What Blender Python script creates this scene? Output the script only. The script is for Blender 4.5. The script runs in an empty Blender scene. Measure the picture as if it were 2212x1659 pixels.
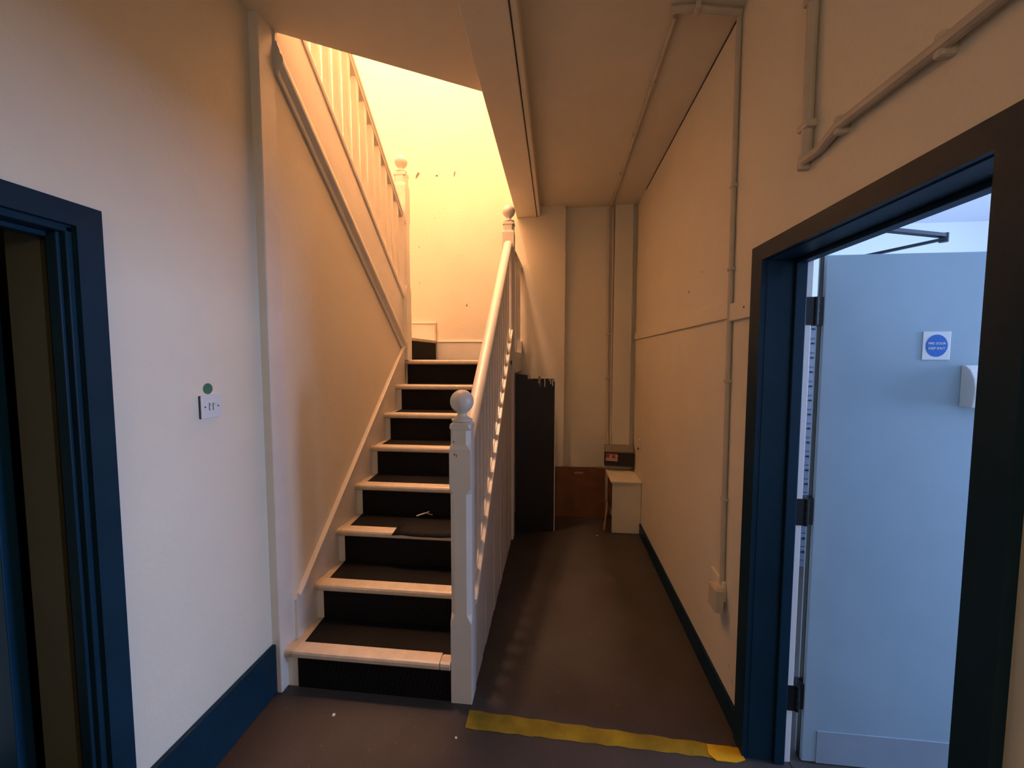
import bpy, bmesh, math, random
from mathutils import Matrix, Vector
random.seed(7)
scene = bpy.context.scene
COL = scene.collection

# ------------------------------------------------------------------ camera
F_PX = 870.0
R = ((0.9942, -0.0083, -0.1074), (0.1070, 0.0643, 0.9922), (0.0013, 0.9979, -0.0648))
vx = Vector((R[0][0], R[1][0], R[2][0])).normalized()
vf = Vector((R[0][2], R[1][2], R[2][2])).normalized()
vx = (vx - vf * vx.dot(vf)).normalized()
vu = vx.cross(vf)
cam_d = bpy.data.cameras.new('camera')
cam = bpy.data.objects.new('camera', cam_d)
COL.objects.link(cam)
M4 = Matrix.Identity(4)
for i in range(3):
    M4[i][0] = vx[i]; M4[i][1] = vu[i]; M4[i][2] = -vf[i]
M4[0][3], M4[1][3], M4[2][3] = 0.0, 0.0, 1.55
cam.matrix_world = M4
cam_d.sensor_fit = 'HORIZONTAL'
cam_d.sensor_width = 36.0
cam_d.lens = 36.0 * F_PX / 2212.0
cam_d.clip_start = 0.02
scene.camera = cam

# ------------------------------------------------------------------ world, light, exposure
w = bpy.data.worlds.new('world'); scene.world = w
w.use_nodes = True
w.node_tree.nodes['Background'].inputs[0].default_value = (0.55, 0.72, 1.0, 1)
w.node_tree.nodes['Background'].inputs[1].default_value = 1.0
vs = scene.view_settings
vs.view_transform = 'Standard'; vs.look = 'None'; vs.gamma = 1.0
vs.use_curve_mapping = False
vs.exposure = 0.0
LAMP_COL = (1.0, 0.585, 0.385)
TOP_W = 525.0
TOP_POS = (-1.38, 2.55, 6.9)
DAY_W = 140.0
DAY_COL = (0.40, 0.58, 1.0)
HALL_W = 15.0
HALL_COL = (1.0, 0.84, 0.70)

def area(name, loc, rot, sx, sy, power, col):
    l = bpy.data.lights.new(name, 'AREA'); l.shape = 'RECTANGLE'; l.size = sx; l.size_y = sy
    l.energy = power; l.color = col
    o = bpy.data.objects.new(name, l); COL.objects.link(o)
    o.location = loc; o.rotation_euler = rot
    return o
# daylight coming in through an assumed, unseen window of the side room (built below)
area('assumed_window_daylight', (4.13, 1.30, 1.50), (0, math.radians(90), 0), 1.2, 1.08, DAY_W, DAY_COL)

# ------------------------------------------------------------------ materials
MATS = {}
def mat(name, col, rough=0.5, noise=0.0, nscale=8.0, bump=0.0, bscale=60.0, col2=None, spec=0.5, metal=0.0, coat=0.0, emit=None):
    m = bpy.data.materials.new(name); m.use_nodes = True
    nt = m.node_tree; b = nt.nodes['Principled BSDF']
    b.inputs['Base Color'].default_value = (*col, 1); b.inputs['Roughness'].default_value = rough
    b.inputs['Specular IOR Level'].default_value = spec; b.inputs['Metallic'].default_value = metal
    b.inputs['Coat Weight'].default_value = coat
    tc = nt.nodes.new('ShaderNodeTexCoord')
    if noise > 0:
        n = nt.nodes.new('ShaderNodeTexNoise'); n.inputs['Scale'].default_value = nscale
        n.inputs['Detail'].default_value = 6; n.inputs['Roughness'].default_value = 0.6
        nt.links.new(tc.outputs['Object'], n.inputs['Vector'])
        r = nt.nodes.new('ShaderNodeValToRGB')
        r.color_ramp.elements[0].position = 0.35; r.color_ramp.elements[1].position = 0.68
        c2 = col2 or tuple(c * (1 - noise) for c in col)
        r.color_ramp.elements[0].color = (*c2, 1); r.color_ramp.elements[1].color = (*col, 1)
        nt.links.new(n.outputs['Fac'], r.inputs['Fac']); nt.links.new(r.outputs['Color'], b.inputs['Base Color'])
    if bump > 0:
        n2 = nt.nodes.new('ShaderNodeTexNoise'); n2.inputs['Scale'].default_value = bscale; n2.inputs['Detail'].default_value = 4
        nt.links.new(tc.outputs['Object'], n2.inputs['Vector'])
        bp = nt.nodes.new('ShaderNodeBump'); bp.inputs['Strength'].default_value = bump; bp.inputs['Distance'].default_value = 0.01
        nt.links.new(n2.outputs['Fac'], bp.inputs['Height']); nt.links.new(bp.outputs['Normal'], b.inputs['Normal'])
    if emit:
        b.inputs['Emission Color'].default_value = (*emit[0], 1); b.inputs['Emission Strength'].default_value = emit[1]
    MATS[name] = m
    return m
mat('wall_paint', (0.88, 0.79, 0.63), 0.62, 0.05, 2.5, 0.12, 45)
mat('ceiling_paint', (0.88, 0.78, 0.62), 0.7, 0.06, 2.0, 0.10, 40)
mat('white_gloss', (0.84, 0.78, 0.70), 0.35, 0.06, 9, 0.10, 30)
mat('white_plastic', (0.80, 0.79, 0.78), 0.4)
mat('tread_wood', (0.66, 0.55, 0.42), 0.45, 0.18, 14, 0.10, 40)
mat('nosing_paint', (0.74, 0.62, 0.48), 0.42, 0.14, 22, 0.10, 60)
mat('blue_gloss', (0.008, 0.034, 0.060), 0.42, 0.2, 5, 0.08, 25, spec=0.15)
mat('blue_leaf', (0.36, 0.48, 0.56), 0.42, 0.10, 2.2, 0.04, 30)
mat('blue_door', (0.012, 0.085, 0.20), 0.35, 0.15, 4)
mat('kick_plate', (0.34, 0.40, 0.47), 0.42, 0.12, 6)
mat('dark_metal', (0.012, 0.012, 0.014), 0.4, metal=0.3)
mat('closer_metal', (0.02, 0.035, 0.045), 0.45, metal=0.3)
mat('hardboard', (0.21, 0.075, 0.028), 0.65, 0.25, 10, 0.08, 50)
mat('black_paint', (0.010, 0.007, 0.006), 0.5, 0.3, 10)
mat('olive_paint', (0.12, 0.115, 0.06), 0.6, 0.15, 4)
mat('cream_panel', (0.84, 0.75, 0.60), 0.5, 0.08, 8, 0.05, 40)
mat('conduit_paint', (0.66, 0.57, 0.46), 0.45, 0.12, 12, 0.08, 40)
mat('yellow_tape', (0.40, 0.27, 0.010), 0.55, 0.45, 9, 0.2, 60)
mat('orange_tape', (0.80, 0.42, 0.008), 0.5, 0.25, 9, 0.2, 60)
mat('chip_mark', (0.20, 0.16, 0.10), 0.8)
mat('dark_chip', (0.06, 0.045, 0.035), 0.8)
mat('sign_white', (0.80, 0.79, 0.78), 0.4)
mat('sign_blue', (0.01, 0.14, 0.52), 0.4)
mat('green_sticker', (0.07, 0.22, 0.13), 0.5, 0.3, 120)
mat('grey_metal', (0.30, 0.26, 0.20), 0.5, 0.2, 15)
mat('black_cover', (0.018, 0.014, 0.014), 0.5, 0.2, 20)
mat('red_print', (0.50, 0.05, 0.05), 0.5)
mat('pale_print', (0.72, 0.50, 0.46), 0.5, 0.2, 60)
mat('cardboard', (0.42, 0.27, 0.14), 0.7, 0.2, 20)
mat('room_white', (0.84, 0.85, 0.88), 0.6)
mat('cabinet_grey', (0.11, 0.12, 0.16), 0.45)
mat('opal_glass', (0.9, 0.85, 0.75), 0.3, emit=((1.0, 0.72, 0.4), 4.0))
mat('brass', (0.5, 0.35, 0.12), 0.35, metal=0.9)

def floor_material():
    m = bpy.data.materials.new('floor_vinyl'); m.use_nodes = True; nt = m.node_tree; b = nt.nodes['Principled BSDF']
    tc = nt.nodes.new('ShaderNodeTexCoord')
    n = nt.nodes.new('ShaderNodeTexNoise'); n.inputs['Scale'].default_value = 3.0; n.inputs['Detail'].default_value = 8
    r = nt.nodes.new('ShaderNodeValToRGB'); r.color_ramp.elements[0].position = .3; r.color_ramp.elements[1].position = .7
    r.color_ramp.elements[0].color = (.042, .034, .029, 1); r.color_ramp.elements[1].color = (.064, .052, .045, 1)
    v = nt.nodes.new('ShaderNodeTexNoise'); v.inputs['Scale'].default_value = 95.0; v.inputs['Detail'].default_value = 2
    r2 = nt.nodes.new('ShaderNodeValToRGB'); r2.color_ramp.elements[0].position = .70; r2.color_ramp.elements[1].position = .76
    r2.color_ramp.elements[0].color = (0, 0, 0, 1); r2.color_ramp.elements[1].color = (1, 1, 1, 1)
    mx = nt.nodes.new('ShaderNodeMixRGB'); mx.inputs['Color2'].default_value = (.22, .20, .18, 1)
    for t in (n, v): nt.links.new(tc.outputs['Object'], t.inputs['Vector'])
    nt.links.new(n.outputs['Fac'], r.inputs['Fac']); nt.links.new(v.outputs['Fac'], r2.inputs['Fac'])
    nt.links.new(r.outputs['Color'], mx.inputs['Color1']); nt.links.new(r2.outputs['Color'], mx.inputs['Fac'])
    nt.links.new(mx.outputs['Color'], b.inputs['Base Color'])
    b.inputs['Roughness'].default_value = .6
    bp = nt.nodes.new('ShaderNodeBump'); bp.inputs['Strength'].default_value = .15; bp.inputs['Distance'].default_value = .005
    nt.links.new(v.outputs['Fac'], bp.inputs['Height']); nt.links.new(bp.outputs['Normal'], b.inputs['Normal'])
    MATS['floor_vinyl'] = m
floor_material()

def rubber_material():
    # black stair covering with a fine diamond pattern of raised dots
    m = bpy.data.materials.new('black_rubber'); m.use_nodes = True; nt = m.node_tree; b = nt.nodes['Principled BSDF']
    tc = nt.nodes.new('ShaderNodeTexCoord'); mp = nt.nodes.new('ShaderNodeMapping')
    mp.inputs['Rotation'].default_value = (math.radians(45), math.radians(45), math.radians(45))
    ck = nt.nodes.new('ShaderNodeTexVoronoi'); ck.inputs['Scale'].default_value = 95.0; ck.inputs['Randomness'].default_value = 0.0
    r = nt.nodes.new('ShaderNodeValToRGB'); r.color_ramp.elements[0].position = .15; r.color_ramp.elements[1].position = .42
    r.color_ramp.elements[0].color = (.022, .018, .016, 1); r.color_ramp.elements[1].color = (.005, .0045, .0045, 1)
    nt.links.new(tc.outputs['Object'], mp.inputs['Vector']); nt.links.new(mp.outputs['Vector'], ck.inputs['Vector'])
    nt.links.new(ck.outputs['Distance'], r.inputs['Fac']); nt.links.new(r.outputs['Color'], b.inputs['Base Color'])
    b.inputs['Roughness'].default_value = .7; b.inputs['Specular IOR Level'].default_value = .18
    bp = nt.nodes.new('ShaderNodeBump'); bp.invert = True; bp.inputs['Strength'].default_value = .5; bp.inputs['Distance'].default_value = .003
    nt.links.new(ck.outputs['Distance'], bp.inputs['Height']); nt.links.new(bp.outputs['Normal'], b.inputs['Normal'])
    MATS['black_rubber'] = m
rubber_material()

# ------------------------------------------------------------------ mesh helpers
class MB:
    def __init__(s): s.v = []; s.f = []
    def add(s, vs, fs):
        o = len(s.v); s.v += [tuple(p) for p in vs]; s.f += [tuple(i + o for i in f) for f in fs]; return s
    def box(s, x0, x1, y0, y1, z0, z1):
        return s.add([(x0,y0,z0),(x1,y0,z0),(x1,y1,z0),(x0,y1,z0),(x0,y0,z1),(x1,y0,z1),(x1,y1,z1),(x0,y1,z1)],
                     [(3,2,1,0),(4,5,6,7),(0,1,5,4),(1,2,6,5),(2,3,7,6),(3,0,4,7)])
    def prism(s, pts, axis, a, b):
        # pts: 2D outline; axis 0: (y,z) extruded along x; 1: (x,z) along y; 2: (x,y) along z
        def mk(p, t): return (t, p[0], p[1]) if axis == 0 else ((p[0], t, p[1]) if axis == 1 else (p[0], p[1], t))
        n = len(pts)
        return s.add([mk(p, a) for p in pts] + [mk(p, b) for p in pts],
                     [tuple(range(n)), tuple(range(2*n-1, n-1, -1))] + [(i, (i+1) % n, n+(i+1) % n, n+i) for i in range(n)])
    def rings(s, rs, cap=True):
        n = len(rs[0]); vs = [p for r in rs for p in r]; fs = []
        for k in range(len(rs)-1):
            for i in range(n): fs.append((k*n+i, k*n+(i+1) % n, (k+1)*n+(i+1) % n, (k+1)*n+i))
        if cap: fs += [tuple(range(n-1, -1, -1)), tuple((len(rs)-1)*n+i for i in range(n))]
        return s.add(vs, fs)
    def lathe(s, prof, c, n=20):
        return s.rings([[(c[0]+r*math.cos(2*math.pi*i/n), c[1]+r*math.sin(2*math.pi*i/n), c[2]+z) for i in range(n)] for r, z in prof])
    def tube(s, path, r, n=10):
        path = [Vector(p) for p in path]; rs = []
        for k, p in enumerate(path):
            d = (path[min(k+1, len(path)-1)] - path[max(k-1, 0)]).normalized()
            up = Vector((0, 0, 1)) if abs(d.z) < .9 else Vector((1, 0, 0))
            a = d.cross(up).normalized(); b = a.cross(d)
            rs.append([tuple(p + a*r*math.cos(2*math.pi*i/n) + b*r*math.sin(2*math.pi*i/n)) for i in range(n)])
        return s.rings(rs)
    def sweep(s, prof, p0, p1):
        # profile in (x,z) offsets moved from p0 to p1 with upright cut ends
        return s.rings([[(p[0]+a, p[1], p[2]+b) for a, b in prof] for p in (p0, p1)])
    def mesh(s, name):
        me = bpy.data.meshes.new(name); me.from_pydata(s.v, [], s.f)
        bm = bmesh.new(); bm.from_mesh(me); bmesh.ops.recalc_face_normals(bm, faces=bm.faces); bm.to_mesh(me); bm.free()
        return me

def smooth(me, ang=35):
    for p in me.polygons: p.use_smooth = True
    try: me.set_sharp_from_angle(angle=math.radians(ang))
    except Exception: pass

def obj(name, mb, m, parent=None, bevel=0.0, sm=False, loc=None):
    me = mb.mesh(name) if isinstance(mb, MB) else mb
    if m is not None and not me.materials: me.materials.append(MATS[m])
    o = bpy.data.objects.new(name, me); COL.objects.link(o)
    if parent: o.parent = parent
    if loc: o.location = loc
    if sm: smooth(me)
    if bevel > 0:
        b = o.modifiers.new('bevel', 'BEVEL'); b.width = bevel; b.segments = 2; b.limit_method = 'ANGLE'
    return o
def tag(o, label, cat, group=None):
    o['label'] = label; o['category'] = cat
    if group: o['group'] = group
    return o
def thing(name, label, cat, loc=(0, 0, 0), group=None):
    # the Empty stands at the thing's base; parts are built in world coordinates and shifted back
    o = bpy.data.objects.new(name, None); COL.objects.link(o); o.empty_display_size = .1
    o.location = loc
    return tag(o, label, cat, group)
def part(name, mb, m, root, **k):
    o = obj(name, mb, m, None, **k)
    o.parent = root
    base = Vector(root.location) if root.parent is None else Vector((0, 0, 0))
    if root.parent is None: o.location = Vector(o.location) - base
    return o
def sub(name, mb, m, par, **k):
    # a sub-part: the part above it already carries the shift of the thing
    o = obj(name, mb, m, None, **k); o.parent = par
    return o
def struct(name, mb, m, **k):
    o = obj(name, mb, m, None, **k); o['kind'] = 'structure'; return o

def chamfer_ring(cx, cy, z, hw, c):
    c = max(c, .0008)
    return [(cx-hw+c, cy-hw, z), (cx+hw-c, cy-hw, z), (cx+hw, cy-hw+c, z), (cx+hw, cy+hw-c, z),
            (cx+hw-c, cy+hw, z), (cx-hw+c, cy+hw, z), (cx-hw, cy+hw-c, z), (cx-hw, cy-hw+c, z)]
def newel(cx, cy, hw, spec):
    return MB().rings([chamfer_ring(cx, cy, z, h if h else hw, c) for z, h, c in spec])
BALL = [(.036, 0), (.046, .006), (.046, .012), (.034, .018), (.022, .026), (.020, .036), (.026, .044)]
def ball_finial(cx, cy, z, s=1.0):
    pr = [(a*s, b*s) for a, b in BALL]
    r = .052*s; zc = .044*s + math.sqrt(max(r*r - (.026*s)**2, 0))
    a0 = math.asin(.026*s/r)
    for k in range(1, 12):
        a = a0 + (math.pi-a0)*k/12
        pr.append((r*math.sin(a), zc - r*math.cos(a)))
    pr.append((.001, zc+r))
    return MB().lathe(pr, (cx, cy, z), 24)
RAIL = [(-.022, 0), (.022, 0), (.024, .014), (.033, .024), (.033, .044), (.026, .058), (.012, .066), (-.012, .066), (-.026, .058), (-.033, .044), (-.033, .024), (-.024, .014)]

# ------------------------------------------------------------------ dimensions (metres, camera stands at x=0 y=0)
XL, XR, H = -1.285, 0.755, 2.985
YB = -2.45                    # end of the hall behind the camera
YP, YF = 3.93, 4.00           # far wall: pier face, recess face
UP = 7.4
WT = 0.15

# ------------------------------------------------------------------ the setting
struct('floor', MB().box(-2.75, 4.35, YB-.2, 4.2, -.1, 0), 'floor_vinyl')
# hall ceiling with the slanting edge of the stairwell opening
struct('ceiling', MB().prism([(XL-.02, YB), (XR+.02, YB), (XR+.02, YF+.05), (-.28, YF+.05), (-.28, 2.317), (XL-.02, 1.717)], 2, H, H+.24), 'ceiling_paint')
# left wall around the left doorway (y .20 .. .963, up to 1.90)
LD0, LD1, LDH = .19, .963, 1.895
wl = MB()
WLH = H+.2
wl.box(XL-.13, XL, YB, LD0, 0, WLH).box(XL-.13, XL, LD1, 1.645, 0, WLH).box(XL-.13, XL, LD0, LD1, LDH, WLH)
struct('wall_left', wl, 'wall_paint')
# right wall around the right doorway (y .785 .. 1.56)
RD0, RD1, RDH = .785, 1.56, 1.905
wr = MB()
wr.box(XR, XR+WT, YB, RD0, 0, H+.2).box(XR, XR+WT, RD1, YF+.1, 0, H+.2).box(XR, XR+WT, RD0, RD1, RDH, H+.2)
wall_r = struct('wall_right', wr, 'wall_paint')
# knocks and flaked plaster low down beside the doorway frame, and two specks higher up
def chip_r(outline, m='chip_mark'):
    return obj('plaster_chip', MB().prism(outline, 0, XR-.0012, XR+.004), m, wall_r)
chip_r([(1.652, .235), (1.640, .24), (1.638, .15), (1.643, .105), (1.650, .16)], 'tread_wood')
chip_r([(1.71, .160), (1.722, .185), (1.716, .188), (1.704, .165)], 'tread_wood')
chip_r([(1.745, .205), (1.752, .228), (1.748, .23)], 'tread_wood')
chip_r([(2.420, 1.918), (2.432, 1.922), (2.436, 1.934), (2.424, 1.930)])
chip_r([(2.225, 1.995), (2.232, 1.995), (2.230, 2.003)])
obj('open_joint', MB().box(XR-.004, XR+.002, 1.89, 3.62, H-.007, H-.001), 'dark_chip', wall_r)
chip_r([(1.372, 2.195), (1.380, 2.195), (1.376, 2.207)])
# far wall: tall pier face up the stairwell, recess at its right end
wf = MB()
wf.box(-2.2, .083, YP, YF+.12, 0, UP).box(.083, XR, YF, YF+.12, 0, H+.2)
far = struct('wall_far', wf, 'wall_paint')
# marks where plaster has chipped off the stairwell wall
def chip(outline, y=YP, m='chip_mark', name='plaster_chip'):
    return obj(name, MB().prism(outline, 1, y-.0015, y+.004), m, far)
chip([(-1.375,3.295),(-1.362,3.300),(-1.335,3.335),(-1.335,3.352),(-1.352,3.352),(-1.372,3.325)])
chip([(-1.178,3.312),(-1.165,3.304),(-1.150,3.308),(-1.150,3.318),(-1.165,3.322)])
chip([(-.992,3.292),(-.984,3.300),(-.976,3.345),(-.985,3.345),(-.994,3.325)])
chip([(-.885,2.055),(-.868,2.055),(-.868,2.085)])
chip([(-1.35,2.63),(-1.343,2.63),(-1.352,2.66)])
chip([(-.93,2.54),(-.922,2.54),(-.925,2.55)])
chip([(-1.19,2.905),(-1.184,2.905),(-1.187,2.92)])
chip([(-1.352,2.28),(-1.345,2.28),(-1.35,2.30)])
struct('wall_back', MB().box(XL-.13, XR+WT, YB-.12, YB, 0, H+.2), 'wall_paint')
struct('wall_stairwell', MB().box(-2.27, -2.15, .3, YP+.1, 0, UP), 'wall_paint')
struct('wall_stairwell_right', MB().box(-.30, -.18, .3, YP+.02, H+.02, UP), 'wall_paint')
struct('wall_stairwell_front', MB().box(-2.27, -.18, .2, .32, H-.3, UP), 'wall_paint')
struct('ceiling_stairwell', MB().box(-2.27, -.18, .2, YP+.1, UP, UP+.1), 'ceiling_paint')
struct('floor_upper', MB().box(-2.15, XL-.02, .32, 1.50, H, H+.24), 'ceiling_paint')
# boxed ceiling beam with a cover strip along its right side
bm_ = struct('trim_1', MB().box(-.38, -.19, YB, YP, 2.885, H+.05), 'ceiling_paint', bevel=.004)
obj('cover_strip', MB().box(-.185, -.155, YB, YP, 2.893, H+.01), 'ceiling_paint', bm_, bevel=.006)
# boxed-in corner of the recess
struct('trim_2', MB().box(.548, .715, YF-.045, YF+.01, 0, H), 'wall_paint', bevel=.004)
# white post that ends the left wall at the foot of the stairs
struct('trim_3', MB().box(XL-.13, -1.245, 1.642, 1.745, 0, H+.02), 'white_gloss', bevel=.005)
# wall under the upper flight, left of the stairs
def mould(Y): return 2.252 - .83*(Y-2.40)
struct('wall_spandrel', MB().prism([(1.74, 0), (3.21, 0), (3.21, mould(3.21)+.05), (1.74, mould(1.74)+.05)], 0, -1.30, -1.245), 'wall_paint')
# skirtings
struct('baseboard_left', MB().box(XL, XL+.018, 1.024, 1.644, 0, .235).box(XL, XL+.018, YB, .13, 0, .235), 'blue_gloss', bevel=.004)
struct('baseboard_right', MB().box(XR-.014, XR, 1.64, 3.555, 0, .10).box(XR-.014, XR, YB, .725, 0, .10), 'blue_gloss', bevel=.003)
# timber strip along the right wall
st = struct('trim_4', MB().box(XR-.012, XR, 1.862, YF, 1.722, 1.792), 'wall_paint', bevel=.003)

# side rooms (seen only through the doorways)
RX0, RX1, RY0, RY1, RH = XR+WT, 4.15, -1.3, 3.6, 2.62
rm = MB().box(RX0, RX1+.1, RY1, RY1+.1, 0, RH).box(RX0, RX1+.1, RY0-.1, RY0, 0, RH)
WY0, WY1 = .70, 1.90
rm.box(RX1, RX1+.1, RY0, WY0, 0, RH).box(RX1, RX1+.1, WY1, RY1, 0, RH).box(RX1, RX1+.1, WY0, WY1, 0, .85).box(RX1, RX1+.1, WY0, WY1, 2.15, RH)
struct('wall_side_room', rm, 'room_white')
struct('ceiling_side_room', MB().box(RX0, RX1+.1, RY0-.1, RY1+.1, RH, RH+.1), 'room_white')
struct('floor_side_room', MB().box(RX0, RX1, RY0, RY1, .0, .002), 'floor_vinyl')
wn = struct('assumed_window', MB().box(RX1, RX1+.06, WY0, WY0+.06, .85, 2.15).box(RX1, RX1+.06, WY1-.06, WY1, .85, 2.15).box(RX1, RX1+.06, WY0+.06, WY1-.06, .85, .90).box(RX1, RX1+.06, WY0+.06, WY1-.06, 2.10, 2.15), 'white_gloss')  # assumed window, out of view, to let in the bluish daylight
obj('window_sill', MB().box(RX1-.12, RX1+.06, WY0-.04, WY1+.04, .81, .85), 'white_gloss', wn)
LX0 = XL-.13
rm2 = MB().box(-2.62, -2.55, -1.0, 1.35, 0, 2.55).box(-2.62, LX0, 1.28, 1.35, 0, 2.55).box(-2.62, LX0, -1.07, -1.0, 0, 2.55)
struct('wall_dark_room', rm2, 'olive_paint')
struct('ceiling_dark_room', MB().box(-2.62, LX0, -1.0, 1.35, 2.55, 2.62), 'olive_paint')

# ------------------------------------------------------------------ left doorway (door_1)
d1 = MB()
d1.prism([(LD1-.002, 0), (1.024, 0), (1.024, 1.957), (LD1-.002, LDH+.002)], 0, XL, XL+.02).prism([(LD0+.002, 0), (LD0-.061, 0), (LD0-.061, 1.957), (LD0+.002, LDH+.002)], 0, XL, XL+.02).prism([(LD0+.002, LDH+.002), (LD1-.002, LDH+.002), (1.024, 1.957), (LD0-.061, 1.957)], 0, XL, XL+.02)
door1 = struct('door_1', d1, 'blue_gloss')
lin = MB().box(-1.330, XL+.004, LD1-.016, LD1, 0, LDH).box(LX0-.01, XL+.004, LD0, LD0+.016, 0, LDH).box(LX0-.01, XL+.004, LD0, LD1, LDH-.016, LDH+.004)
obj('door_lining', lin, 'blue_gloss', door1, bevel=.003)
obj('door_stop', MB().box(-1.330, XL-.012, LD1-.026, LD1-.016, 0, LDH-.016).box(XL-.075, XL-.040, LD0+.016, LD0+.030, 0, LDH-.016).box(XL-.075, XL-.040, LD0+.016, LD1-.016, LDH-.030, LDH-.016), 'blue_gloss', door1, bevel=.003)
# deep plaster reveal and the leaf standing open inside the dark room
obj('rebate_shade', MB().box(-1.366, -1.330, LD1-.002, LD1+.02, 0, LDH), 'dark_metal', door1)  # near-black strip paints in the shade of the recess beside the lining
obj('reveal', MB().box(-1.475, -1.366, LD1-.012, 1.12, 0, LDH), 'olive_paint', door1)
lf = obj('door_leaf', MB().box(-2.27, -1.525, .925, .965, .006, 1.87), 'blue_door', door1, bevel=.003)

# ------------------------------------------------------------------ right doorway (door_2)
d2 = MB()
d2.prism([(RD1-.002, 0), (1.636, 0), (1.636, 1.960), (RD1-.002, RDH-.003)], 0, XR-.022, XR).prism([(RD0+.002, 0), (.722, 0), (.722, 1.960), (RD0+.002, RDH-.003)], 0, XR-.022, XR).prism([(RD0+.002, RDH-.003), (RD1-.002, RDH-.003), (1.636, 1.960), (.722, 1.960)], 0, XR-.022, XR)
door2 = struct('door_2', d2, 'blue_gloss')
obj('door_lining', MB().box(XR-.004, .880, RD1-.004, RD1+.012, 0, RDH).box(XR-.004, .90, RD0-.012, RD0+.004, 0, RDH).box(XR-.004, .90, RD0, RD1, RDH-.006, RDH+.01), 'blue_gloss', door2, bevel=.002)
obj('door_stop', MB().box(.842, .880, RD1-.018, RD1-.004, 0, RDH-.006).box(.842, .880, RD0+.004, RD0+.018, 0, RDH-.006).box(.842, .880, RD0+.018, RD1-.018, RDH-.020, RDH-.006), 'blue_gloss', door2, bevel=.003)
obj('lining_edge', MB().box(.880, .907, RD1-.003, RD1+.012, 0, RDH), 'white_plastic', door2, bevel=.002)
leaf2 = obj('door_leaf', MB().box(.950, 1.705, 1.562, 1.606, .006, 1.914), 'blue_leaf', door2, bevel=.003)
leaf2['label'] = 'blue-grey flat fire door leaf'
obj('kick_plate', MB().box(1.000, 1.68, 1.5595, 1.563, .006, .135), 'kick_plate', leaf2, bevel=.001)
obj('edge_strip', MB().box(.9485, .951, 1.574, 1.594, .006, 1.914), 'dark_metal', leaf2)  # dark strip down the hinge edge of the leaf
for zc in (1.718, .984, .261):
    hg = MB().tube([(.921, 1.558, zc-.05), (.921, 1.558, zc+.05)], .009, 12)
    hg.box(.884, .921, 1.5555, 1.5585, zc-.05, zc+.05).box(.921, .951, 1.5660, 1.604, zc-.05, zc+.05)
    h_ = obj('hinge', hg, 'dark_metal', door2)
    for k in range(3):
        obj('knuckle_ring', MB().lathe([(.0105, 0), (.0105, .003)], (.921, 1.558, zc-.028+.028*k-.0015), 12), 'closer_metal', h_)
# overhead closer: body on the room face, folding arm reaching to the frame head
cl = obj('closer_body', MB().box(.99, 1.19, 1.606, 1.66, 1.83, 1.885), 'closer_metal', door2, bevel=.006)
def bar(p, q, w=.016, t=.008):
    p, q = Vector(p), Vector(q); d = (q-p).normalized(); a = d.cross(Vector((0, 0, 1))).normalized()*w/2; b = Vector((0, 0, t/2))
    return MB().rings([[tuple(c+a+b), tuple(c-a+b), tuple(c-a-b), tuple(c+a-b)] for c in (p, q)])
obj('closer_arm', bar((1.10, 1.62, 1.918), (1.352, 1.60, 1.968), .020, .010), 'closer_metal', cl)
obj('closer_arm', bar((1.352, 1.60, 1.980), (.93, 1.46, 1.985), .022, .012), 'closer_metal', cl)
obj('arm_pivot', MB().lathe([(.013, 0), (.013, .030)], (1.352, 1.60, 1.958), 14), 'closer_metal', cl)

# fire door sign
sg = thing('door_sign', 'square white sign with a blue disc reading FIRE DOOR KEEP SHUT on the door', 'sign', (1.318, 1.560, 1.545))
part('sign_plate', MB().box(1.274, 1.361, 1.5585, 1.5618, 1.545, 1.643), 'sign_white', sg, bevel=.001)
part('blue_disc', MB().rings([[(1.3175+.0345*math.cos(a*math.pi/20), y, 1.594+.0385*math.sin(a*math.pi/20)) for a in range(40)] for y in (1.5586, 1.5576)]), 'sign_blue', sg)
def text_mesh(s, size, x, y, z, bold=.0):
    c = bpy.data.curves.new('t', 'FONT'); c.body = s; c.size = size; c.align_x = 'CENTER'; c.align_y = 'CENTER'; c.extrude = .0003; c.offset = bold
    t = bpy.data.objects.new('t', c); COL.objects.link(t)
    dg = bpy.context.evaluated_depsgraph_get(); me = bpy.data.meshes.new_from_object(t.evaluated_get(dg))
    bpy.data.objects.remove(t); bpy.data.curves.remove(c)
    me.transform(Matrix.Translation((x, y, z)) @ Matrix.Rotation(math.radians(90), 4, 'X'))
    return me
for s_, z_ in (('FIRE DOOR', 1.6015), ('KEEP SHUT', 1.5845)):
    part('lettering', text_mesh(s_, .0108, 1.3175, 1.5572, z_, .0002), 'sign_white', sg)
# curved white dispenser on the door leaf
dp = thing('wall_dispenser', 'curved white plastic dispenser fixed to the blue door leaf', 'dispenser', (1.48, 1.54, 1.38))
prof = [(1.562, 1.527), (1.548, 1.527), (1.530, 1.512), (1.516, 1.485), (1.509, 1.450), (1.510, 1.420), (1.516, 1.382), (1.562, 1.382)]
part('housing', MB().prism(prof, 0, 1.402, 1.60), 'white_plastic', dp, bevel=.003)
part('lock', MB().rings([[(1.475+.006*math.cos(a*math.pi/6), y, 1.492+.010*math.sin(a*math.pi/6)) for a in range(12)] for y in (1.530, 1.516)]), 'sign_white', dp)

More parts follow.
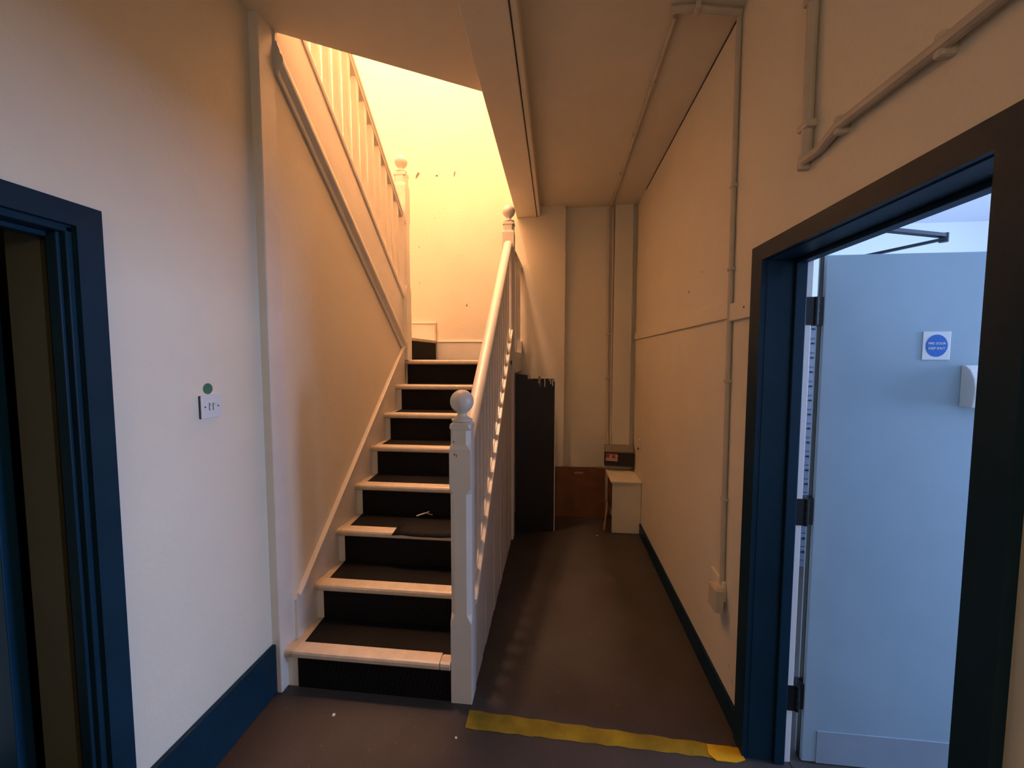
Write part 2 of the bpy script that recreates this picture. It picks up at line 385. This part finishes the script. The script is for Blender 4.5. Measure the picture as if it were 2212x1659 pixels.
# grey drawer cabinet in the side room, seen through the hinge gap
dc = thing('drawer_cabinet', 'grey cabinet of shallow drawers behind the hinge side of the fire door', 'cabinet', (2.05, 3.3, 0))
part('body', MB().box(1.75, 2.35, 3.12, 3.55, 0.002, 1.82), 'cabinet_grey', dc)
for k in range(17):
    z0 = .06 + k*.102
    dr = part('drawer', MB().box(1.765, 2.335, 3.105, 3.13, z0, z0+.094), 'cabinet_grey', dc, bevel=.003)
    sub('handle', MB().box(1.82, 1.99, 3.092, 3.106, z0+.06, z0+.07), 'dark_metal', dr)

# ------------------------------------------------------------------ lower flight
N, RISE, GO, Y1 = 8, .1912, .222, 1.66
SX0, SX1 = -1.245, -.398
def pitch(Y): return RISE + (RISE/GO)*(Y-Y1)
sc = thing('staircase', 'white painted staircase with black rubber covered treads climbing to the landing', 'staircase', (-.82, 2.4, 0))
for i in range(1, N):
    yf = Y1 + GO*(i-1); z = RISE*i
    if i == 1: tmb = MB().prism([(SX0, yf+.012), (-.457, yf+.012), (-.457, 1.775), (SX1, 1.775), (SX1, yf+GO+.035), (SX0, yf+GO+.035)], 2, z-.034, z-.004)
    else: tmb = MB().box(SX0, SX1, yf+.012, yf+GO+.035, z-.034, z-.004)
    t = part('tread', tmb, 'tread_wood', sc, bevel=.004)
    r_ = part('riser', MB().box(SX0, SX1, yf+.030, yf+.045, z-RISE-.004, z-.034), 'white_gloss', sc)
    sub('riser_cover', MB().box(SX0+.052, SX1-.035, yf+.0255, yf+.031, z-RISE-.002, z-.030), 'black_rubber', r_)
    sub('tread_cover', MB().prism([(SX0+.062, yf+.062), (SX1-.005, yf+.062), (SX1-.005, yf+GO+.028), (SX0+.048, yf+GO+.028)], 2, z-.005, z+.001), 'black_rubber', t)
    xr = -.505 if i == 1 else SX1-.004
    ns = [(yf+.066, z-.004), (yf+.066, z+.003), (yf+.012, z+.003), (yf+.003, z-.001), (yf-.001, z-.010), (yf-.001, z-.024), (yf+.006, z-.032), (yf+.018, z-.034), (yf+.018, z-.004)]
    sub('nosing', MB().prism(ns, 0, SX0+.045, xr), 'nosing_paint', t)
    sub('nosing_end', MB().prism([(y_+.003, z_-.002) for y_, z_ in ns], 0, SX0, SX0+.043), 'tread_wood', t)
    if i == 1: sub('nosing_end', MB().prism([(y_+.003, z_-.003) for y_, z_ in ns], 0, -.500, -.457), 'tread_wood', t)
# top riser and landing
yf = Y1 + GO*7; zL = RISE*8
r_ = part('riser', MB().box(SX0, -.362, yf+.030, yf+.045, zL-RISE-.004, zL-.034), 'white_gloss', sc)
sub('riser_cover', MB().box(SX0+.02, SX1-.035, yf+.0255, yf+.031, zL-RISE-.002, zL-.030), 'black_rubber', r_)
ld = part('landing', MB().box(-1.33, -.362, yf+.012, YP, zL-.034, zL-.004), 'tread_wood', sc)
sub('landing_cover', MB().box(-1.20, -.40, yf+.064, YP-.02, zL-.005, zL+.002), 'black_rubber', ld)
ns = [(yf+.066, zL-.004), (yf+.066, zL+.003), (yf+.012, zL+.003), (yf+.003, zL-.001), (yf-.001, zL-.010), (yf-.001, zL-.024), (yf+.006, zL-.032), (yf+.018, zL-.034), (yf+.018, zL-.004)]
sub('nosing', MB().prism(ns, 0, SX0+.004, SX1+.002), 'nosing_paint', ld)
# wall string on the left with its capping bead
def ws(Y): return .406 + (1.654-.406)/(3.178-1.759)*(Y-1.759)
part('wall_string', MB().prism([(1.747, 0), (3.20, .95), (3.20, ws(3.20)), (1.759, ws(1.759)), (1.747, ws(1.759)-.02)], 0, -1.246, -1.232), 'white_gloss', sc)
cb = [(-.004, -.022), (.012, -.022), (.016, -.012), (.016, -.002), (.006, .002), (-.004, .004)]
part('string_bead', MB().sweep(cb, (-1.234, 1.760, ws(1.760)), (-1.234, 3.20, ws(3.20))), 'white_gloss', sc)
# outer string, capping, and the boarding below it
def cap(Y): return pitch(Y) + .15
OY0, OY1 = 1.768, 3.335
part('outer_string', MB().prism([(OY0, max(0.0, cap(OY0)-.33)), (OY1, cap(OY1)-.33), (OY1, cap(OY1)-.02), (OY0, cap(OY0)-.02)], 0, -.398, -.362), 'white_gloss', sc, bevel=.002)
part('string_capping', MB().sweep([(-.030, -.024), (.030, -.024), (.033, -.012), (.030, 0), (-.030, 0), (-.033, -.012)], (-.384, OY0, cap(OY0)), (-.384, OY1, cap(OY1))), 'white_gloss', sc)
nb = 16
for k in range(nb):
    a = OY0 + (OY1-OY0)*k/nb; b = OY0 + (OY1-OY0)*(k+1)/nb - .0025
    za, zb = cap(a)-.30, cap(b)-.30
    if zb < .02: continue
    part('side_board', MB().prism([(a, 0), (b, 0), (b, zb), (a, max(za, .002))], 0, -.392, -.364 + .0016*math.sin(k*2.3)), 'white_gloss', sc)
# landing edge
part('landing_fascia', MB().box(-.366, -.335, 3.43, YP, 1.425, 1.56), 'white_gloss', sc, bevel=.003)
# landing skirtings on the far wall
sk = part('skirting', MB().box(-1.185, -.36, YP-.016, YP, zL+.001, 1.700), 'white_gloss', sc, bevel=.003)
sub('skirting_bead', MB().box(-1.185, -.36, YP-.020, YP, 1.700, 1.716), 'white_gloss', sk, bevel=.004)
# torn flap of covering that has come loose on the third tread
i = 3; yf = Y1+GO*2; z = RISE*3
fl = MB(); nx, ny = 9, 7; vs_ = []; fs_ = []
for a in range(nx):
    for b in range(ny):
        x = -.893 + .44*a/(nx-1); y = yf + .20 - .215*b/(ny-1)
        vs_.append((x + .006*math.sin(b*1.7), y + .004*math.sin(a*2.1), z + .006 + .012*math.sin(math.pi*b/(ny-1)) + .003*math.sin(a*1.3) - (.010 if b == ny-1 else 0)))
for a in range(nx-1):
    for b in range(ny-1): fs_.append((a*ny+b, (a+1)*ny+b, (a+1)*ny+b+1, a*ny+b+1))
fl.add(vs_, fs_)
fo = part('loose_cover', fl, 'black_rubber', sc, sm=True); fo['label'] = 'loose flap of black covering hanging over a nosing'
md = fo.modifiers.new('s', 'SOLIDIFY'); md.thickness = .004

# ------------------------------------------------------------------ lower balustrade
NX = -.4075
bl = thing('balustrade', 'white balustrade of square balusters between ball topped newels beside the lower flight', 'balustrade', (NX, 1.725, 0))
n1 = part('newel_post', newel(NX, 1.725, .0475, [(0, 0, 0), (.372, 0, 0), (.412, 0, .021), (.955, 0, .021), (.985, 0, 0), (1.154, 0, 0), (1.176, .0445, .018), (1.236, .0445, .018), (1.246, .046, .004), (1.262, .046, .010), (1.272, .036, .015)]), 'white_gloss', bl)
sub('ball_finial', ball_finial(NX, 1.725, 1.270), 'white_gloss', n1, sm=True)
for (a, b, c, d) in ((-.433, 1.128, .004, .010), (-.424, 1.122, .003, .012), (-.436, 1.185, .003, .007)):
    sub('paint_chip', MB().box(a, a+c, 1.6768, 1.6785, b, b+d), 'dark_chip', n1)
N2Y = 3.378
n2 = part('newel_post', newel(-.394, N2Y, .0475, [(0, 0, 0), (1.735, 0, 0), (1.775, 0, .020), (2.43, 0, .020), (2.46, 0, 0), (2.575, 0, 0), (2.592, .0445, .016), (2.632, .0445, .016), (2.640, .047, .004), (2.655, .047, .010), (2.663, .036, .015)]), 'white_gloss', bl)
sub('ball_finial', ball_finial(-.394, N2Y, 2.662), 'white_gloss', n2, sm=True)
S = RISE/GO
def rail_top(Y): return 1.874 + S*(Y-2.6)
part('handrail', MB().sweep([(a, b-.066) for a, b in RAIL], (NX+.006, 1.765, rail_top(1.765)), (-.394, 3.335, rail_top(3.335))), 'white_gloss', bl, sm=True)
def baluster_mesh(h, slope, hw=.018, c=.006):
    # local origin at the foot centre; top and foot cut to the slope
    rg = []
    for z, cc in ((0, 0), (.10, 0), (.125, c), (h-.125, c), (h-.10, 0), (h, 0)):
        sh = slope if z in (0, h) else 0
        rg.append([(x, y, zz + sh*y) for x, y, zz in chamfer_ring(0, 0, z, hw, cc)])
    me = MB().rings(rg).mesh('baluster'); me.materials.append(MATS['white_gloss']); return me
hb = rail_top(2.5)-.064 - cap(2.5)
bmesh_lo = baluster_mesh(hb, S)
yb = 1.862
prev = OY0
while yb < 3.30:
    part('baluster', bmesh_lo, None, bl, loc=(-.392, yb, cap(yb)-.001))
    fa, fb = prev+.002, yb-.019
    part('fillet', MB().sweep([(-.018, 0), (.018, 0), (.018, .010), (-.018, .010)], (-.392, fa, cap(fa)), (-.392, fb, cap(fb))), 'white_gloss', bl)
    prev = yb+.019
    yb += .1035
part('fillet', MB().sweep([(-.018, 0), (.018, 0), (.018, .010), (-.018, .010)], (-.392, prev, cap(prev)), (-.392, 3.33, cap(3.33))), 'white_gloss', bl)

# landing guard
lg = thing('landing_guard', 'short level white guard rail with balusters at the edge of the landing', 'balustrade', (-.36, 3.7, 1.56))
part('handrail', MB().sweep([(a*.8, b-.066) for a, b in RAIL], (-.362, 3.425, 2.452), (-.352, YP, 2.452)), 'white_gloss', lg, sm=True)
part('bottom_rail', MB().box(-.372, -.335, 3.425, YP, 1.56, 1.60), 'white_gloss', lg, bevel=.003)
bm2 = baluster_mesh(2.392-1.60, 0)
for k in range(4): part('baluster', bm2, None, lg, loc=(-.355, 3.50+.105*k, 1.60))
part('wall_block', MB().box(-.375, -.325, YP-.05, YP, 1.54, 1.715), 'white_gloss', lg, bevel=.008)

# ------------------------------------------------------------------ upper flight (turns left off the landing and climbs back over the hall)
S2 = .83
us = thing('upper_staircase', 'upper stair flight with white string and moulding above the left stair wall', 'staircase', (-1.7, 2.5, 1.53))
def s_lo(Y): return mould(Y)
def s_cap(Y): return 2.53 - S2*(Y-2.60)
part('outer_string', MB().prism([(1.74, s_lo(1.74)+.02), (3.205, s_lo(3.205)+.02), (3.205, s_cap(3.205)), (1.74, s_cap(1.74))], 0, -1.285, -1.238), 'white_gloss', us)
mp_ = [(a*.82, b) for a, b in [(0, .0), (.012, .0), (.016, .010), (.016, .030), (.024, .036), (.040, .050), (.044, .066), (.040, .082), (.026, .098), (.024, .112), (.014, .128), (.010, .146), (0, .150)]]
part('string_moulding', MB().sweep(mp_, (-1.242, 1.745, s_lo(1.745)), (-1.242, 3.203, s_lo(3.203))), 'white_gloss', us, sm=True)
part('string_capping', MB().sweep([(-.010, 0), (.062, 0), (.066, .020), (.058, .052), (-.010, .052)], (-1.292, 1.50, s_cap(1.50)), (-1.292, 3.205, s_cap(3.205))), 'white_gloss', us)
# first step off the landing with black riser, its winder and the straight treads behind the string
zr = zL + RISE
rs = part('riser', MB().prism([(-1.225, 3.30), (-1.215, 3.30), (-1.185, 3.88), (-1.19, YP-.018), (-1.21, YP-.018)], 2, zL+.002, zr-.030), 'white_gloss', us)
sub('riser_cover', MB().prism([(-1.214, 3.30), (-1.209, 3.30), (-1.178, 3.87), (-1.182, 3.90), (-1.19, 3.90)], 2, zL+.003, zr-.026), 'black_rubber', rs)
tr = part('tread', MB().prism([(-2.14, 3.30), (-1.205, 3.30), (-1.168, 3.88), (-1.172, YP-.02), (-2.14, YP-.02)], 2, zr-.030, zr), 'tread_wood', us, bevel=.006)
for k in range(1, 8):
    yk = 3.34 - .225*k; zz = zr + RISE*k
    t = part('tread', MB().box(-2.14, -1.287, yk-.02, yk+.24, zz-.03, zz), 'tread_wood', us)
    sub('tread_cover', MB().box(-2.05, -1.34, yk, yk+.23, zz-.001, zz+.004), 'black_rubber', t)
    part('riser', MB().box(-2.14, -1.287, yk+.22, yk+.235, zz-RISE, zz-.03), 'white_gloss', us)
sk2 = part('skirting', MB().box(-2.10, -1.195, YP-.016, YP, zr+.001, 1.885), 'white_gloss', us, bevel=.003)
sub('skirting_bead', MB().box(-2.10, -1.178, YP-.021, YP, 1.885, 1.902), 'white_gloss', sk2, bevel=.004)
sub('skirting_end', MB().box(-1.195, -1.178, YP-.021, YP, zr+.001, 1.885), 'tread_wood', sk2, bevel=.003)

ub = thing('balustrade', 'white balustrade on the upper flight rising above the left stair wall', 'balustrade', (-1.257, 3.25, 1.53))
n3 = part('newel_post', newel(-1.257, 3.25, .050, [(zL+.003, 0, 0), (2.10, 0, 0), (2.14, 0, .018), (2.62, 0, .018), (2.66, 0, 0), (2.93, 0, 0), (2.955, .047, .018), (3.005, .047, .018), (3.014, .049, .004), (3.035, .049, .010), (3.043, .037, .015)]), 'white_gloss', ub)
sub('ball_finial', ball_finial(-1.257, 3.25, 3.042), 'white_gloss', n3, sm=True)
def ur(Y): return 3.35 - S2*(Y-2.39)
part('handrail', MB().sweep(RAIL, (-1.257, 1.60, ur(1.60)), (-1.257, 3.205, ur(3.205))), 'white_gloss', ub, sm=True)
hb2 = ur(2.5) - (s_cap(2.5)+.052) + .004
bm3 = baluster_mesh(hb2, -S2)
for k in range(14):
    yk = 3.115 - .1035*k
    part('baluster', bm3, None, ub, loc=(-1.257, yk, s_cap(yk)+.050))

# ------------------------------------------------------------------ below the landing
cd = thing('cupboard_door', 'black painted cupboard door standing open beside the stairs with cream paint drips', 'cupboard door', (-.17, 3.50, 0))
a_, b_ = (-.342, 3.462), (.0, 3.524)
def dpt(t, off=0):
    dx, dy = b_[0]-a_[0], b_[1]-a_[1]; L = math.hypot(dx, dy)
    return (a_[0]+dx*t + dy/L*off, a_[1]+dy*t - dx/L*off)
def slab(t0, t1, o0, o1, zz):
    mb = MB(); P4 = [dpt(t0, o0), dpt(t1, o0), dpt(t1, o1), dpt(t0, o1)]
    n = 4; top = [zz[1] if i in (0, 3) else zz[2] for i in range(4)]
    mb.add([(x, y, zz[0]) for x, y in P4] + [(x, y, top[i]) for i, (x, y) in enumerate(P4)],
           [(3,2,1,0),(4,5,6,7),(0,1,5,4),(1,2,6,5),(2,3,7,6),(3,0,4,7)])
    return mb
part('door_board', slab(0, .985, 0, -.020, (.006, 1.412, 1.374)), 'black_paint', cd)
part('painted_edge', slab(.982, 1.0, .0005, -.0205, (.006, 1.3745, 1.3735)), 'white_gloss', cd)
part('painted_top', slab(.30, 1.0, .0008, -.0205, (1.370, 1.4035, 1.3765)), 'cream_panel', cd)
# cut the lower side of the painted top by the drips: runs of cream paint down the face
for t, w_, ln in ((.33, .012, .035), (.56, .022, .062), (.60, .007, .085), (.72, .007, .085), (.83, .005, .030), (.87, .006, .055), (.92, .006, .070), (.955, .010, .030)):
    zt = 1.412 - .039*t
    part('paint_drip', slab(t, t+w_/.345, .0015, -.001, (zt-ln, zt, zt)), 'cardboard' if t in (.33, .56, .60) else 'cream_panel', cd)
part('rail_edge', slab(.38, .97, .003, 0, (1.292, 1.300, 1.288)), 'black_cover', cd)

hp = tag(obj('hardboard_panel', MB().add([(-.03,3.885,.002),(.487,3.885,.002),(.487,3.890,.002),(-.03,3.890,.002),(-.03,3.918,.484),(.487,3.918,.490),(.487,3.924,.490),(-.03,3.924,.484)],
      [(3,2,1,0),(4,5,6,7),(0,1,5,4),(1,2,6,5),(2,3,7,6),(3,0,4,7)]), 'hardboard'), 'brown hardboard panel leaning on the far wall behind the black door', 'board')
obj('tape_scrap', MB().add([(.19,3.912,.44),(.275,3.912,.443),(.275,3.9105,.425),(.19,3.9105,.422)], [(0,1,2,3)]), 'cardboard', hp)
obj('torn_edge', MB().box(.40, .487, 3.9165, 3.925, .482, .494), 'cardboard', hp)

cb_ = thing('low_cabinet', 'low cream boxed cabinet with a lid in the corner against the right wall', 'cabinet', (.63, 3.75, 0))
part('front_panel', MB().box(.505, .752, 3.552, 3.570, .003, .452), 'cream_panel', cb_, bevel=.003)
part('side_panel', MB().box(.520, .536, 3.571, 3.98, .16, .452), 'hardboard', cb_)
part('inner_frame', MB().box(.515, .535, 3.571, 3.60, .003, .16).box(.515, .535, 3.93, 3.96, .003, .16), 'hardboard', cb_)
part('lid', MB().box(.490, .753, 3.535, 3.952, .456, .474), 'cream_panel', cb_, bevel=.004)
for k, (x, y, l, rz) in enumerate(((.445, 3.60, .24, .35), (.455, 3.68, .15, .15))):
    mb = bar((x, y, .008), (x+.03, y+.05, l), .014, .010)
    tag(obj('wood_offcut', mb, 'cardboard'), ('longer thin wood offcut propped beside the low cabinet', 'shorter thin wood offcut propped beside the low cabinet')[k], 'wood offcut', 'wood offcuts by the low cabinet')

fb_ = thing('fuse_box', 'old fuse box with black cover and red sticker below the twin conduits', 'fuse box', (.61, 3.9, .50))
part('back_box', MB().prism([(3.955, .505), (3.955, .712), (3.915, .712), (3.875, .66), (3.885, .505)], 0, .478, .745), 'grey_metal', fb_, bevel=.005)
def tilt(x, z): return z - .045*(x-.48)
cv = MB()
x0, x1 = .470, .745
cv.add([(x0,3.862,tilt(x0,.528)),(x1,3.862,tilt(x1,.528)),(x1,3.884,tilt(x1,.528)),(x0,3.884,tilt(x0,.528)),(x0,3.846,tilt(x0,.655)),(x1,3.846,tilt(x1,.655)),(x1,3.874,tilt(x1,.655)),(x0,3.874,tilt(x0,.655))],
       [(3,2,1,0),(4,5,6,7),(0,1,5,4),(1,2,6,5),(2,3,7,6),(3,0,4,7)])
co = part('cover', cv, 'black_cover', fb_, bevel=.003)
def sq(x0, x1, z0, z1, d):
    yy = lambda z: 3.862 - (z-.528)/.127*.016 - d
    return MB().add([(x0, yy(z0), tilt(x0, z0)), (x1, yy(z0), tilt(x1, z0)), (x1, yy(z1), tilt(x1, z1)), (x0, yy(z1), tilt(x0, z1)),
                     (x0, yy(z0)+.002, tilt(x0, z0)), (x1, yy(z0)+.002, tilt(x1, z0)), (x1, yy(z1)+.002, tilt(x1, z1)), (x0, yy(z1)+.002, tilt(x0, z1))],
                    [(0,1,2,3),(4,5,6,7),(0,1,5,4),(1,2,6,5),(2,3,7,6),(3,0,4,7)])
sub('sticker', sq(.481, .592, .574, .648, .0006), 'pale_print', co)
sub('sticker_band', sq(.482, .514, .606, .636, .0012), 'red_print', co)
sub('sticker_band', sq(.540, .570, .602, .632, .0012), 'red_print', co)
sub('sticker_band', sq(.482, .590, .637, .645, .0012), 'red_print', co)

# ------------------------------------------------------------------ conduits and fittings
def conduit(name, label, path, r, clips=(), axis='z', base=None, cat='conduit', group=None, m='conduit_paint', clip_normal=(1, 0, 0)):
    t = thing(name, label, cat, base or path[0], group)
    part('pipe', MB().tube(path, r, 10), m, t, sm=True)
    for c in clips:
        x, y, z = c; n = Vector(clip_normal)
        e = r*1.18; L = r*1.75; wv = r*.8
        if axis == 'z':
            bx = (abs(n.x)*e + (1-abs(n.x))*L, abs(n.y)*e + (1-abs(n.y))*L, wv)
        elif axis == 'y':
            bx = (abs(n.x)*e + (1-abs(n.x))*L, wv, abs(n.z)*e + (1-abs(n.z))*L)
        else:
            bx = (wv, abs(n.y)*e + (1-abs(n.y))*L, abs(n.z)*e + (1-abs(n.z))*L)
        part('saddle_clip', MB().box(x-bx[0], x+bx[0], y-bx[1], y+bx[1], z-bx[2], z+bx[2]), m, t, bevel=r*.5)
    return t
cx_ = XR - .011
conduit('conduit', 'vertical painted conduit down the right wall to the low socket box', [(cx_, 1.852, H-.02), (cx_, 1.849, 2.3), (cx_, 1.842, 1.80), (cx_, 1.832, 1.0), (cx_, 1.822, .545)], .0105,
        [(cx_, 1.849, 2.28), (cx_, 1.843, 1.93), (cx_, 1.837, 1.45), (cx_, 1.830, .93)], base=(cx_, 1.83, .545))
conduit('conduit', 'short painted conduit dropping from the ceiling to the pipe above the blue doorway', [(XR-.015, 1.335, H-.01), (XR-.015, 1.335, 2.145)], .015,
        [(XR-.015, 1.335, 2.60), (XR-.015, 1.335, 2.24)], base=(XR-.015, 1.335, 2.145))
conduit('pipe', 'level painted pipe on brackets above the blue doorway', [(XR-.022, -1.6, 2.150), (XR-.022, .90, 2.152), (XR-.022, 1.18, 2.160), (XR-.018, 1.235, 2.148), (XR-.014, 1.27, 2.142), (XR-.020, 1.345, 2.142)], .014,
        [(XR-.014, .90, 2.152), (XR-.014, 1.185, 2.160), (XR-.014, 1.345, 2.140), (XR-.014, .2, 2.15)], axis='y', base=(XR-.022, .9, 2.15), cat='pipe')
conduit('conduit', 'painted conduit running along the ceiling to the twin conduits on the far wall', [(.487, 1.845, H-.010), (.508, YF-.02, H-.010)], .0095,
        [(.490, 2.255, H-.010), (.494, 2.75, H-.010), (.5, 3.3, H-.010)], axis='y', base=(.49, 1.85, H-.01), clip_normal=(0, 0, 1))
conduit('conduit', 'thick conduit crossing the ceiling into the top of the right wall', [(.455, 1.80, H-.015), (.55, 1.805, H-.015), (XR-.012, 1.845, H-.015)], .015,
        [(.56, 1.806, H-.015)], axis='x', base=(.6, 1.81, H-.015), clip_normal=(0, 0, 1))
conduit('conduit', 'left of the twin conduits down the far wall to the fuse box', [(.490, YF-.012, H-.02), (.497, YF-.012, 1.8), (.507, YF-.012, .90), (.510, 3.94, .712)], .0125,
        [(.497, YF-.012, 1.78), (.503, YF-.012, 1.35)], base=(.51, 3.94, .712), clip_normal=(0, 1, 0))
conduit('conduit', 'right of the twin conduits down the far wall to the fuse box', [(.531, YF-.012, H-.02), (.536, YF-.012, 1.8), (.540, YF-.012, .90), (.541, 3.94, .712)], .011,
        (), base=(.541, 3.94, .712), clip_normal=(0, 1, 0))

jb = thing('junction_cover', 'flat painted cover plate between the timber strip and the doorway frame', 'cover plate', (XR-.01, 1.75, 1.71))
part('plate', MB().box(XR-.016, XR, 1.640, 1.858, 1.708, 1.782), 'wall_paint', jb, bevel=.003)
part('screw', MB().rings([[(x, 1.70+.004*math.cos(a*math.pi/5), 1.752+.004*math.sin(a*math.pi/5)) for a in range(10)] for x in (XR-.0175, XR-.015)]), 'dark_chip', jb)
part('dark_end', MB().box(XR-.02, XR, 1.634, 1.6395, 1.70, 1.79), 'dark_chip', jb)

so = thing('socket_box', 'small painted socket box at the foot of the wall conduit', 'socket', (XR-.02, 1.84, .43))
part('back_plate', MB().box(XR-.016, XR, 1.80, 1.945, .475, .565), 'wall_paint', so, bevel=.004)
part('front_box', MB().box(XR-.052, XR-.014, 1.785, 1.870, .430, .535), 'conduit_paint', so, bevel=.006)

sp_ = thing('wall_plate', 'small blank plate on the right wall above the low cabinet', 'wall plate', (XR-.005, 3.67, .72))
part('plate', MB().box(XR-.012, XR, 3.63, 3.716, .745, .832), 'wall_paint', sp_, bevel=.003)
part('dark_edge', MB().box(XR-.010, XR, 3.7165, 3.722, .72, .834), 'dark_chip', sp_)

sw = thing('light_switch', 'white two gang light switch plate on the left wall', 'light switch', (XL, 1.365, 1.325))
part('side_strip', MB().box(XL, XL+.006, 1.3200, 1.3245, 1.326, 1.410), 'dark_chip', sw)  # thin dark strip along the near edge of the plate
part('plate', MB().box(XL, XL+.010, 1.322, 1.409, 1.325, 1.411), 'white_plastic', sw, bevel=.002)
for yy in (1.356, 1.372):
    part('rocker', MB().prism([(XL+.008, 1.355), (XL+.013, 1.356), (XL+.011, 1.368), (XL+.015, 1.381), (XL+.008, 1.382)], 1, yy, yy+.011), 'white_plastic', sw)
    part('rocker_gap', MB().box(XL+.010, XL+.0104, yy-.0022, yy-.0003, 1.354, 1.383), 'dark_chip', sw)
for yy in (1.337, 1.394):
    part('screw', MB().rings([[(x, yy+.0032*math.cos(a*math.pi/5), 1.368+.0032*math.sin(a*math.pi/5)) for a in range(10)] for x in (XL+.009, XL+.0107)]), 'dark_chip', sw)
tag(obj('sticker', MB().rings([[(x, 1.362+.0205*math.cos(a*math.pi/14), 1.434+.0205*math.sin(a*math.pi/14)) for a in range(28)] for x in (XL, XL+.0012)]), 'green_sticker'),
    'small round green sticker just above the light switch', 'sticker')

# ------------------------------------------------------------------ floor tape and litter
tp = thing('floor_tape', 'worn yellow hazard tape strip across the floor before the passage', 'tape', (.18, 1.58, 0))
n_ = 24; up_ = []; lo_ = []
for k in range(n_+1):
    t = k/n_; x = -.365 + 1.075*t
    up_.append((x, 1.648 - .050*t + .003*math.sin(k*1.9), .0016)); lo_.append((x, 1.560 - .020*t + .003*math.sin(k*2.7+1), .0016))
mb = MB(); mb.add(up_ + lo_, [(k, k+1, n_+1+k+1, n_+1+k) for k in range(n_)])
part('tape_strip', mb, 'yellow_tape', tp)
part('tape_end', MB().prism([(.615, 1.596), (.735, 1.592), (.740, 1.545), (.700, 1.530), (.630, 1.530), (.608, 1.553)], 2, .0018, .005), 'orange_tape', tp)
def flake(x, y, z, s, label, m='sign_white', cat='paint flake', group=None):
    rr = [(x+s*math.cos(a)*random.uniform(.6, 1), y+s*math.sin(a)*random.uniform(.6, 1)) for a in [i*math.pi/3 for i in range(6)]]
    return tag(obj('paint_flake', MB().prism(rr, 2, z, z+s*.35), m), label, cat, group)
flake(-.946, 1.560, 0, .010, 'white paint flake on the floor before the first step')
flake(-.392, 1.515, 0, .006, 'tiny white crumb on the floor beside the end of the yellow tape')
flake(.374, 3.487, 0, .010, 'pale crumb on the floor in front of the low cabinet', 'cream_panel')
tw = thing('splinter', 'pale wood splinter lying on the loose flap of the third tread', 'splinter', (-.78, 2.31, .595))
part('stick', bar((-.825, 2.290, .600), (-.760, 2.335, .612), .007, .005), 'cream_panel', tw)
part('side_chip', bar((-.775, 2.325, .606), (-.735, 2.318, .600), .006, .004), 'cardboard', tw)

# ------------------------------------------------------------------ assumed lamps above the stairwell opening and behind the camera, out of sight
def pendant(label, pos, top, power, col, radius):
    x, y, z = pos
    lp = thing('assumed_lamp', label, 'lamp', pos)
    part('cord', MB().tube([(x, y, top), (x, y, z+.16)], .004, 6), 'dark_metal', lp)
    part('lamp_holder', MB().lathe([(.02, .0), (.035, .01), (.035, .05), (.012, .07)], (x, y, z+.10), 14), 'brass', lp)
    l = bpy.data.lights.new('bulb', 'POINT'); l.energy = power; l.color = col; l.shadow_soft_size = radius
    o = bpy.data.objects.new('bulb', l); COL.objects.link(o); o.location = pos
pendant('assumed bare bulb pendant lamp hanging high over the stair flight', TOP_POS, UP, TOP_W, LAMP_COL, .20)  # unseen lamp, assumed from the warm light in the stairwell
pendant('assumed bare bulb pendant lamp hanging from the hall ceiling behind the camera', (-.25, -2.05, 2.00), H, HALL_W, HALL_COL, .07)  # assumed, unseen lamp added behind the camera to brighten front faces
